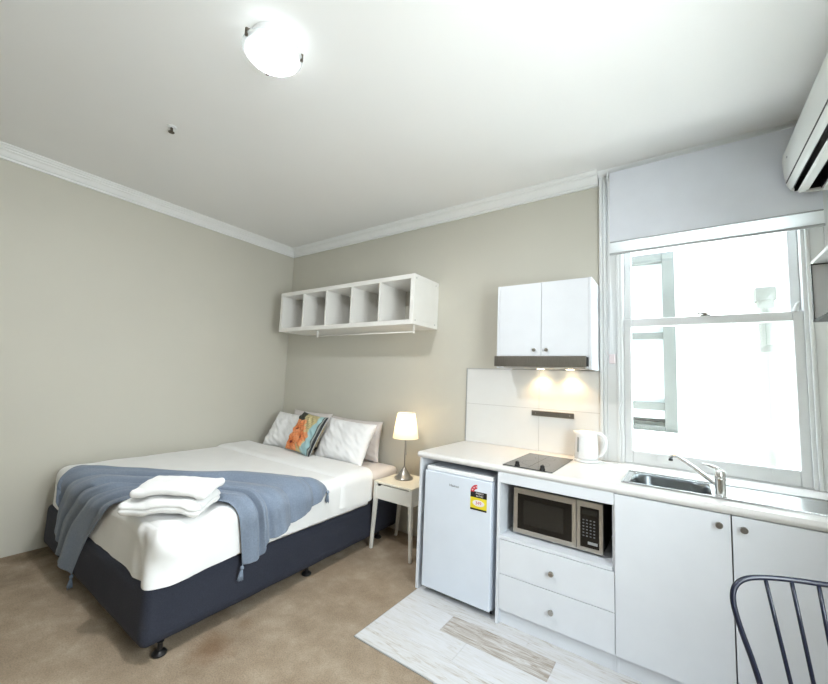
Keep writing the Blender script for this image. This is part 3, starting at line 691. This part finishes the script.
# folded back band at the head end
bm = soft_box(DLO.x-.004, DHI.x+.014, -.84, -.40, .405, DHI.z+.017, DR_+.003, 110, 36, 18, lambda p, n_: (.02*noise.noise(Vector((p.y*3, p.x, 5))) if n_ is None else .004+.004*noise.noise(p*4)+.005*noise.noise(Vector((p.x*4, p.y*12, p.z*2)))), back=True)
P_('folded_band', bm, M['duvet'], dv, smooth=True)

# throw ---------------------------------------------------------------
def cr(pts, t):
    n_ = len(pts)-1; s = min(t*n_, n_-1e-6); i = int(s); f = s-i
    g = lambda k: Vector(pts[min(max(k, 0), n_)])
    a, b_, c, d = g(i-1), g(i), g(i+1), g(i+2)
    return .5*((2*b_)+(c-a)*f+(2*a-5*b_+4*c-d)*f*f+(-a+3*b_-3*c+d)*f*f*f)
def tw(x, y):  # world top -> local 2D
    v = BI @ Vector((x, y, 0)); return (v.x, v.y)
xe, ye = DHI.x, DLO.y
def ft(x, z): v = tw(x, -2.1); return (v[0], ye-(DHI.z-z))
def rt(y, z): v = tw(1.93, y); return (xe+(DHI.z-z), v[1])
Fc = [ft(.50, .615), tw(.40, -1.99), tw(.53, -1.87), tw(.80, -1.73), tw(1.14, -1.57), tw(1.43, -1.31), tw(1.70, -1.14), tw(1.86, -1.03), rt(-.985, .58)]
Nc = [ft(.85, .09), ft(1.03, .33), ft(1.17, .45), ft(1.31, .575), tw(1.50, -1.93), tw(1.66, -1.80), tw(1.85, -1.70), rt(-1.655, .55), rt(-1.62, .31)]
H0 = [ft(.50, .615), ft(.515, .52), ft(.51, .41), ft(.535, .29), ft(.59, .19), ft(.71, .14), ft(.85, .09)]
H1 = [rt(-.985, .58), rt(-1.06, .535), rt(-1.14, .50), rt(-1.22, .47), rt(-1.32, .44), rt(-1.42, .405), rt(-1.48, .385), rt(-1.495, .33), rt(-1.55, .31), rt(-1.62, .31)]
def c2(l, t): v = cr([(a, b_, 0) for a, b_ in l], t); return v
def patch(a, b_):
    F, N_, h0, h1 = c2(Fc, b_), c2(Nc, b_), c2(H0, a), c2(H1, a)
    P00, P01, P10, P11 = c2(Fc, 0), c2(Fc, 1), c2(Nc, 0), c2(Nc, 1)
    return F*(1-a)+N_*a+h0*(1-b_)+h1*b_-(P00*(1-a)*(1-b_)+P01*(1-a)*b_+P10*a*(1-b_)+P11*a*b_)
def on_bed(u, off):
    x, y, z = u.x, u.y, DHI.z
    if x > xe: z -= x-xe; x = xe
    if y < ye: z -= ye-y; y = ye
    q, n_ = rounded((x, y, z), Vector((DLO.x, DLO.y, -2)), Vector((DHI.x, 2, DHI.z)), DR_, off); return q
tc_ = (-.9, -1.7, DHI.z)
th = bedroot('throw_blanket', tc_, 'blue grey knitted throw with tassels draped across the foot half of the bed', 'throw'); P_ = bl_(tc_)
bm = bmesh.new(); na, nb_ = 90, 170; g = []
for i in range(na+1):
    row = []
    for j in range(nb_+1):
        a, b_ = i/na, j/nb_; u = patch(a, b_)
        hang = max(0, u.x-xe, ye-u.y); ed = min(1, 6*min(a, 1-a)+.25)
        ph = a*2*pi*5+2.6*noise.noise(Vector((a*2.5, b_*1.8, 0)))+2.2*sin(b_*3.2)
        rip = abs(sin(ph*.5))**.65*(.052*(.55+.9*abs(noise.noise(Vector((a*3, b_*2, 7))))))+.007*abs(sin(ph*1.15+b_*3))+.004*noise.noise(Vector((a*14, b_*14, 2)))
        row.append(bm.verts.new(on_bed(u, .016+rip*ed)))
    g.append(row)
for i in range(na):
    for j in range(nb_): bm.faces.new((g[i][j], g[i][j+1], g[i+1][j+1], g[i+1][j]))
ends_ = [g[0][0].co.copy(), g[na][0].co.copy(), g[0][nb_].co.copy(), g[na][nb_].co.copy()]
bmesh.ops.recalc_face_normals(bm, faces=bm.faces)
blk = P_('blanket', bm, M['throw'], th, smooth=True); sm = blk.modifiers.new('s', 'SOLIDIFY'); sm.thickness = .004; sm.offset = 0
def tassel(p, d, ln=.085):
    p = Vector(p); d = Vector(d).normalized(); bm = bmesh.new(); u, v = frame_of(d)
    tube(bm, [p, p+d*.008], .003, 8); tube(bm, [p+d*.006, p+d*.012, p+d*.020, p+d*.026], [.006, .011, .011, .007], 12)
    for k in range(26):
        a = 2*pi*k/26; rr_ = .006+.010*random.random()
        tube(bm, [p+d*.024+(u*cos(a)+v*sin(a))*.004, p+d*(.024+ln*.45)+(u*cos(a)+v*sin(a))*rr_*.8, p+d*(ln*random.uniform(.9, 1.05))+(u*cos(a)+v*sin(a))*rr_], .0021, 5)
    P_('tassel', bm, M['tassel'], th, smooth=True)
tassel(ends_[0]+Vector((0, -.004, .0)), (-.75, -.25, -.05), .06); tassel(ends_[1], (.05, -.04, -1)); tassel(ends_[2]+Vector((.012, 0, 0)), (.0, -.02, -1), .085); tassel(ends_[3]+Vector((.006, 0, .0)), (0.0, -.12, -1), .08)
# towels ----------------------------------------------------------------
def towel(name, ctr, L, Wd, h, rz, label, layers=3, seed=0):
    """folded towel: ribbon folded back and forth, long side along x"""
    root = empty(name, ctr, label, 'towel', 'towels on the bed', rz=rz)
    bm = bmesh.new(); t = h/layers; pts = []
    for k in range(layers):
        zc = t*(k+.5); xs = [-.5, -.3, -.1, .1, .3, .5]
        if k % 2: xs = xs[::-1]
        for q in xs: pts.append(Vector((0, q*(Wd-t), zc)))
        if k < layers-1:
            e_ = pts[-1].y; sgn = 1 if e_ > 0 else -1
            for a in (-45, 0, 45): pts.append(Vector((0, e_+sgn*t*.5*cos(R(a)), zc+t*.5+t*.5*sin(R(a)))))
    # thick outline
    n_ = len(pts); lft = []; rgt = []
    for i, p in enumerate(pts):
        d = (pts[min(i+1, n_-1)]-pts[max(i-1, 0)]).normalized(); nn = Vector((0, -d.z, d.y)); lft.append(p+nn*t*.47); rgt.append(p-nn*t*.47)
    prof = lft+rgt[::-1]; nxs = 36; rings = []
    for j in range(nxs+1):
        u = j/nxs*2-1; sc_ = 1-.10*abs(u)**8; x = u*L/2; ring = []
        for p in prof:
            q = Vector((x+.010*noise.noise(Vector((p.y*10, p.z*25, seed+j*.0))), p.y*sc_, p.z*(1-.10*abs(u)**6)))
            q += .006*Vector((noise.noise(q*9+Vector((seed, 0, 0))), noise.noise(q*9+Vector((0, seed, 4))), .8*noise.noise(q*8+Vector((3, 0, seed)))))
            q.z = max(q.z+.002, .001)
            ring.append(bm.verts.new(q))
        rings.append(ring)
    for A_, C_ in zip(rings, rings[1:]):
        for k in range(len(prof)): bm.faces.new((A_[k], A_[(k+1) % len(prof)], C_[(k+1) % len(prof)], C_[k]))
    bm.faces.new(rings[0]); bm.faces.new(rings[-1][::-1]); bmesh.ops.recalc_face_normals(bm, faces=bm.faces)
    link('folded_cloth', bm, M['towel'], root, smooth=True)
ang = math.atan2(.235, .31)
def folded(ctr, L, Wd, h, rz, label, seed, nf):
    root = empty('folded_towel', ctr, label, 'towel', 'towels on the bed', rz=rz)
    def dsp(q, n_):
        if n_ is None: return 0
        side = max(0, 1-abs(n_.z)*1.3)
        grv = -.009*side*abs(cos(pi*nf*q.z/h))**14 if .15 < q.z/h < .85 else 0
        return grv+.007*noise.noise(Vector((q.x*7, q.y*7, q.z*7+seed)))+.005*noise.noise(Vector((q.x*16, q.y*6, seed)))+.003*noise.noise(Vector((q.x*5, q.y*30, seed+2)))
    bm = soft_box(-L/2, L/2, -Wd/2, Wd/2, 0, h, h*.46, 70, 44, 16, dsp, bottom=True)
    lowest = min(v.co.z for v in bm.verts)
    Rz = Matrix.Rotation(rz, 4, 'Z')
    for v in bm.verts:
        v.co.z -= lowest
        q = BI @ (Vector(ctr)+Rz @ v.co); dx = max(0, q.x-(DHI.x-DR_)); dy = max(0, DLO.y+DR_-q.y)
        d2 = min(dx*dx+dy*dy, (.93*DR_)**2); v.co.z -= .38*(DR_-sqrt(DR_*DR_-d2))
    link('folded_cloth', bm, M['towel'], root, smooth=True)
folded((1.722, -1.930, .645), .43, .26, .076, ang, 'larger folded white bath towel lying on the bed, under the other one', 1, 2)
folded((1.742, -1.900, .735), .39, .245, .042, ang+.02, 'smaller folded white towel lying on top of the other towel', 5, 1)

# pillows -----------------------------------------------------------------
def pillow(name, c, w, h, t, lean, yaw, roll, m, label, cat='pillow', group=None, seed=0, color=None, partname='pillow_body'):
    """bottom centre c (world), face towards -y, top leaning back by lean"""
    root = empty(name, c, label, cat, group); root.rotation_euler = (0, 0, 0)
    bm = bmesh.new(); n_ = 44; lay = bm.loops.layers.color.new('print') if color else None
    Mx = Matrix.Rotation(yaw, 4, 'Z') @ Matrix.Rotation(-lean, 4, 'X') @ Matrix.Rotation(roll, 4, 'Y')
    def pt(u, v, s):
        k = 1-.07*(1-v*v)*abs(u)**3; k2 = 1-.07*(1-u*u)*abs(v)**3
        e_ = max(0, (1-abs(u)**3.2))*max(0, (1-abs(v)**3.2)); th_ = t/2*e_**.5
        wr = noise.noise(Vector((u*2.2+seed, v*2.2, seed)))*.012+noise.noise(Vector((u*6+v*5, v*2.0-u*1.7, seed+3)))*.018
        x = u*w/2*k; z = h/2+v*h/2*k2; y = s*(th_+wr*min(1, e_*3))
        z -= .01*(1-v)*0
        return Mx @ Vector((x, y-.0, z))
    sides = []
    for s in (-1, 1):
        g = [[bm.verts.new(pt(i/n_*2-1, j/n_*2-1, s)) for j in range(n_+1)] for i in range(n_+1)]
        for i in range(n_):
            for j in range(n_):
                f = bm.faces.new((g[i][j], g[i+1][j], g[i+1][j+1], g[i][j+1]))
                if color:
                    for l, (ii, jj) in zip(f.loops, ((i, j), (i+1, j), (i+1, j+1), (i, j+1))): l[lay] = (*color(ii/n_*2-1, jj/n_*2-1, s), 1)
    bmesh.ops.remove_doubles(bm, verts=bm.verts, dist=.0005); bmesh.ops.recalc_face_normals(bm, faces=bm.faces)
    o = link(partname, bm, m, root, smooth=True); return root, o, Mx, pt
zb = .615
pillow('pillow', (.63, -.105, .593), .64, .40, .13, R(6), 0, 0, M['pillowp'], 'pinkish white pillow standing against the wall nearest the corner', group='pillows at the bed head', seed=1)
pillow('pillow', (1.30, -.105, .590), .70, .385, .13, R(6), 0, 0, M['pillowp'], 'pinkish white pillow standing against the wall behind the right front pillow', group='pillows at the bed head', seed=2)
pillow('pillow', (.545, -.39, .604), .60, .41, .14, R(30), R(6), R(2), M['pillow'], 'white pillow leaning in front, left of the flower cushion', group='pillows at the bed head', seed=3)
pillow('pillow', (1.395, -.405, .606), .60, .41, .15, R(27), R(3), R(2), M['pillow'], 'white pillow leaning in front, right of the flower cushion', group='pillows at the bed head', seed=4)
def flower(u, v, s):
    if s > 0: return (.55, .5, .4)
    base = Vector((.76, .70, .52)); g1 = noise.noise(Vector((u*2.5, v*2.5, 1)))
    if v > .30+.3*g1 and u < -.35+.2*g1: base = Vector((.23, .24, .20))
    if u > .50+.12*g1+.15*v: base = Vector((.60, .73, .74))
    if u > .82: base = Vector((.16, .17, .18)) if int((u-.82)*28) % 2 else Vector((.6, .62, .6))
    if -.3 < u < .45 and v > .15 and abs(((u*1.2-v)*5) % 1-.5) < .13: base = base.lerp(Vector((.42, .42, .32)), .7)
    for cx_, cy_, rad, ph in ((-.40, .02, .62, .2), (.02, -.28, .55, 1.0), (-.50, -.62, .58, 2.)):
        dx, dy = u-cx_, v-cy_; r = sqrt(dx*dx+dy*dy); a = math.atan2(dy, dx)+ph
        pet = abs(cos(2.5*a))**.45; lim = rad*(.40+.60*pet)
        if r < lim:
            col = Vector((.84, .44, .22)).lerp(Vector((.88, .60, .42)), min(1, r/lim))
            if pet < .42: col = Vector((.72, .36, .18))
            if r < rad*.13: col = Vector((.38, .10, .04))
            if abs((a*7) % 1-.5) < .12 and r < lim*.8: col = col*.86
            base = col
    return tuple(base)
root, o, Mx, pt = pillow('cushion', (1.00, -.545, .650), .40, .40, .13, R(27), R(-2), R(4), M['cushion'], 'square cushion printed with orange hibiscus flowers on pale blue, between the front pillows', 'cushion', seed=6, color=flower, partname='cushion_cover')
bm = bmesh.new(); n_ = 40; loop = [(i/n_*2-1, -1) for i in range(n_)]+[(1, i/n_*2-1) for i in range(n_)]+[(1-i/n_*2, 1) for i in range(n_)]+[(-1, 1-i/n_*2) for i in range(n_)]
tube(bm, [pt(u, v, 1) for u, v in loop], .0035, 6, closed=True); link('piping', bm, M['rail'], root, smooth=True)

# ------------------------------------------------------------------ bedside table and lamp
ns = empty('bedside_table', (2.11, -.27, 0), 'small off white bedside table with one drawer and splayed legs between bed and kitchenette', 'bedside table'); L_ = Local(ns)
n0, n1, q0, q1 = 1.914, 2.298, -.465, -.09
L_('table_top', B(n0, n1, q0, q1, .535, .552), M['standtop'], bevel=.003)
L_('frame', B((n0+.004, n0+.02, q0+.012, q1-.01, .41, .535), (n1-.02, n1-.004, q0+.012, q1-.01, .41, .535), (n0+.02, n1-.02, q1-.026, q1-.01, .41, .535), (n0+.02, n1-.02, q0+.02, q1-.026, .41, .42)), M['stand'], bevel=.002)
bm = bmesh.new(); v = [(n0+.028, .415), (n1-.028, .415), (n1-.028, .528), (n0+.075, .528), (n0+.060, .512), (n0+.028, .512)]
A_ = [bm.verts.new((x, q0+.004, z)) for x, z in v]; C_ = [bm.verts.new((x, q0+.018, z)) for x, z in v]
bm.faces.new(A_); bm.faces.new(C_[::-1])
for i in range(6): bm.faces.new((A_[i], C_[i], C_[(i+1) % 6], A_[(i+1) % 6]))
bmesh.ops.recalc_face_normals(bm, faces=bm.faces); L_('drawer', bm, M['stand'])
L_('recess_shade', B(n0+.03, n0+.076, q0+.019, q0+.022, .505, .532), M['dark'])  # dark sheet painted as the shade inside the drawer cut-out
for x0_, x1_, y0_, y1_ in ((n0, n0-.035, q0, q0+.02), (n1-.03, n1-.022, q0, q0+.02), (n0, n0-.035, q1-.03, q1-.02), (n1-.03, n1-.022, q1-.03, q1-.02)):
    bm = bmesh.new(); w0, w1 = .030, .022
    top = [(x0_, y0_), (x0_+w0, y0_), (x0_+w0, y0_+w0), (x0_, y0_+w0)]; bot = [(x1_, y1_), (x1_+w1, y1_), (x1_+w1, y1_+w1), (x1_, y1_+w1)]
    mid = [(a[0]*.97+b_[0]*.03, a[1]*.97+b_[1]*.03) for a, b_ in zip(top, bot)]
    Rg = [[bm.verts.new((p[0], p[1], z)) for p in lst] for lst, z in ((top, .534), (mid, .41), (bot, .001))]
    for U_, V_ in zip(Rg, Rg[1:]):
        for k in range(4): bm.faces.new((U_[k], U_[(k+1) % 4], V_[(k+1) % 4], V_[k]))
    bm.faces.new(Rg[0]); bm.faces.new(Rg[-1][::-1]); bmesh.ops.recalc_face_normals(bm, faces=bm.faces); L_('leg', bm, M['stand'], bevel=.003)
lx, ly, lz = 2.060, -.250, .553
bl = empty('table_lamp', (lx, ly, lz), 'small lit table lamp with a cream pleated shade and steel foot on the bedside table', 'lamp'); L_ = Local(bl)
bm = bmesh.new(); lathe(bm, [(.078, 0), (.080, .004), (.079, .012), (.060, .022), (.040, .050), (.022, .078), (.009, .090), (.008, .095)], (lx, ly, lz), 40); L_('foot', bm, M['nickel'], smooth=True)
bm = bmesh.new(); cyl(bm, (lx, ly, lz+.09), (lx, ly, lz+.38), .006, n=14); cyl(bm, (lx, ly, lz+.38), (lx, ly, lz+.43), .015, n=14); L_('stem', bm, M['nickel'], smooth=False)
bm = bmesh.new(); N1 = 168; rgs = []
for rb_, z in ((.110, .338), (.1075, .352), (.077, .535), (.074, .550)):
    rgs.append([bm.verts.new((lx+(rb_+.0014*(k % 2))*cos(2*pi*k/N1), ly+(rb_+.0014*(k % 2))*sin(2*pi*k/N1), lz+z)) for k in range(N1)])
for U_, V_ in zip(rgs, rgs[1:]):
    for k in range(N1): bm.faces.new((U_[k], U_[(k+1) % N1], V_[(k+1) % N1], V_[k]))
shd = L_('lamp_shade', bm, M['shade'], smooth=False)
bm = bmesh.new()
for rr_, z in ((.1095, .339), (.0745, .549)):
    bm = bmesh.new(); tube(bm, [(lx+rr_*cos(2*pi*k/48), ly+rr_*sin(2*pi*k/48), lz+z) for k in range(48)], .0018, 6, closed=True)
    L_('shade_ring', bm, M['stand'], shd)
bm = bmesh.new(); cyl(bm, (lx+.022, ly-.01, lz+.215), (lx+.022, ly-.01, lz+.38), .0012, n=6); cyl(bm, (lx+.022, ly-.01, lz+.20), (lx+.022, ly-.01, lz+.216), .0035, .002, n=8); L_('pull_cord', bm, M['nickel'])
bm = bmesh.new(); lathe(bm, [(.010, .43), (.016, .44), (.024, .465), (.020, .485), (.006, .493)], (lx, ly, lz), 16); L_('bulb', bm, emis('warm bulb', (1, .78, .48), 20))

# ------------------------------------------------------------------ chair
CC = Vector((4.321, -1.303, 0)); th_ = .351; ta = .204
ch = empty('metal_chair', CC, 'navy metal chair with a hooped spindle back in front of the sink cupboard', 'chair', rz=th_)
def cp_(u, v):  # back plane, local to the root; v measured down from the top at z .86
    return Vector((u, v*sin(ta), .86+v*cos(ta)))
bm = bmesh.new(); pts = []
Wh = .218
half = [(.160, -.40), (.168, -.34), (.178, -.28), (.190, -.22), (.205, -.16), (.215, -.11), (.2175, -.078), (.213, -.052), (.200, -.031), (.178, -.016), (.150, -.008), (.12, -.004), (.08, -.001), (.04, 0)]
prof = [(-a, b_) for a, b_ in half]+[(0, 0)]+half[::-1]
prof = [cr([(a, b_, 0) for a, b_ in prof], k/90) for k in range(91)]
tube(bm, [cp_(p.x, p.y) for p in prof], .0075, 12); link('back_hoop', bm, M['chair'], ch, smooth=True)
for k in range(-2, 3):
    d = .064*k; y0 = -.001 if k == 0 else (-.002 if abs(k) == 1 else -.006)
    bm = bmesh.new(); pts = [cp_(d*(1-.19*0), y0), cp_(d*(1-.2*.2/.3*0-.0)+0*d, y0-.001)]
    pts = [cp_(d*(1-.27*t_), y0-(.405+y0)*t_) for t_ in (0, .25, .5, .75, 1)]
    tube(bm, pts, .0052, 10); link('spindle', bm, M['chair'], ch, smooth=True)
seatz = .455; by_ = -.40*sin(ta)
bm = bmesh.new(); out = []
for k in range(40):
    a = 2*pi*k/40; x = .205*(abs(cos(a))**.75)*(1 if cos(a) > 0 else -1); y = .20*(abs(sin(a))**.75)*(1 if sin(a) > 0 else -1)
    out.append((x*(1-.08*(y/.2)), by_-.175+y))
Rg = [[bm.verts.new((x*s_, by_-.175+(y-(by_-.175))*s_, z)) for x, y in out] for s_, z in ((.96, seatz-.014), (1, seatz-.006), (.99, seatz), (.9, seatz+.001), (.5, seatz-.006), (.05, seatz-.008))]
for U_, V_ in zip(Rg, Rg[1:]):
    for k in range(40): bm.faces.new((U_[k], U_[(k+1) % 40], V_[(k+1) % 40], V_[k]))
bm.faces.new(Rg[0][::-1]); bm.faces.new(Rg[-1]); link('seat', bm, M['chair'], ch, smooth=True)
for sx_ in (-1, 1):
    for y0, y1 in ((by_-.03, by_+.03), (by_-.31, by_-.36)):
        bm = bmesh.new(); tube(bm, [(sx_*.15, y0, seatz-.012), (sx_*.165, (y0+y1)/2, .23), (sx_*.195, y1, .006)], [.011, .010, .009], 12); cyl(bm, (sx_*.195, y1, .0008), (sx_*.195, y1, .012), .012)
        link('leg', bm, M['chair'], ch, smooth=True)

# ------------------------------------------------------------------ lights and sky
def light(name, typ, loc, e, col, **k):
    l = bpy.data.lights.new(name, typ); l.energy = e; l.color = col
    for a, b_ in k.items(): setattr(l, a, b_)
    o = bpy.data.objects.new(name, l); COL.objects.link(o); o.location = loc; return o
light('table_lamp_bulb_light', 'POINT', (lx, ly, lz+.45), 6.5, (1, .72, .42), shadow_soft_size=.03)
cll = light('ceiling_lamp_light', 'AREA', (CL[0], CL[1], H-.080), 46, (.97, .985, 1), shape='DISK', size=.14)
for x in (3.15, 3.36):
    s_ = light('hood_lamp_light', 'SPOT', (x, -.070, 1.506), 6.5, (1, .66, .30), shadow_soft_size=.02, spot_size=R(120), spot_blend=.8)
# portal in the right window guides sky sampling, adds no light
def portal(name, loc, rot, sx_, sy_, e, col):
    o = light(name, 'AREA', loc, e, col, shape='RECTANGLE', size=sx_, size_y=sy_); o.rotation_euler = rot; return o
for nm, lc, rt_, a_, b_ in (('window_portal', (XR+.12, (ry0+ry1)/2, (rz0+rz1)/2), (0, R(90), 0), rz1-rz0, ry1-ry0), ('sink_window_portal', (4.13, .20, 1.8), (R(-90), 0, 0), 1.2, 2.2)):
    if nm == 'window_portal':
        po = portal(nm, lc, rt_, a_, b_, 1, (1, 1, 1)); po.data.cycles.is_portal = True
w = bpy.data.worlds.new('sky'); S.world = w; w.use_nodes = True; nt = w.node_tree
bg = nt.nodes['Background']; bg.inputs['Strength'].default_value = 22.5
g_ = nt.nodes.new('ShaderNodeTexSky'); g_.sky_type = 'HOSEK_WILKIE' if False else 'PREETHAM'
try:
    g_.turbidity = 6; g_.sun_direction = Vector((-.12, -.40, 1)).normalized()
except Exception: pass
mxn = nt.nodes.new('ShaderNodeMix'); mxn.data_type = 'RGBA'; mxn.inputs['Factor'].default_value = .85
nt.links.new(g_.outputs[0], mxn.inputs['A']); mxn.inputs['B'].default_value = (.93, .97, 1, 1)
nt.links.new(mxn.outputs['Result'], bg.inputs['Color'])

# ------------------------------------------------------------------ camera
f_, roll, pitch, yaw = 378.64273, R(2.41604941), R(5.56888838), R(35.37827587)
fw = Vector((-sin(yaw)*cos(pitch), cos(yaw)*cos(pitch), sin(pitch))); r0 = Vector((cos(yaw), sin(yaw), 0)); u0_ = r0.cross(fw)
r2 = r0*cos(roll)+u0_*sin(roll); u2 = -r0*sin(roll)+u0_*cos(roll)
cam = bpy.data.cameras.new('camera'); co = bpy.data.objects.new('camera', cam); COL.objects.link(co)
co.matrix_world = Matrix.Translation((4.01242, -2.93380, 1.39839)) @ Matrix((r2, u2, -fw)).transposed().to_4x4()
cam.sensor_width = 36; cam.lens = f_/828*36; cam.clip_start = .05
S.camera = co
S.view_settings.view_transform = 'Standard'; S.view_settings.look = 'None'; S.view_settings.gamma = 1; S.view_settings.use_curve_mapping = False
S.view_settings.exposure = 0.0
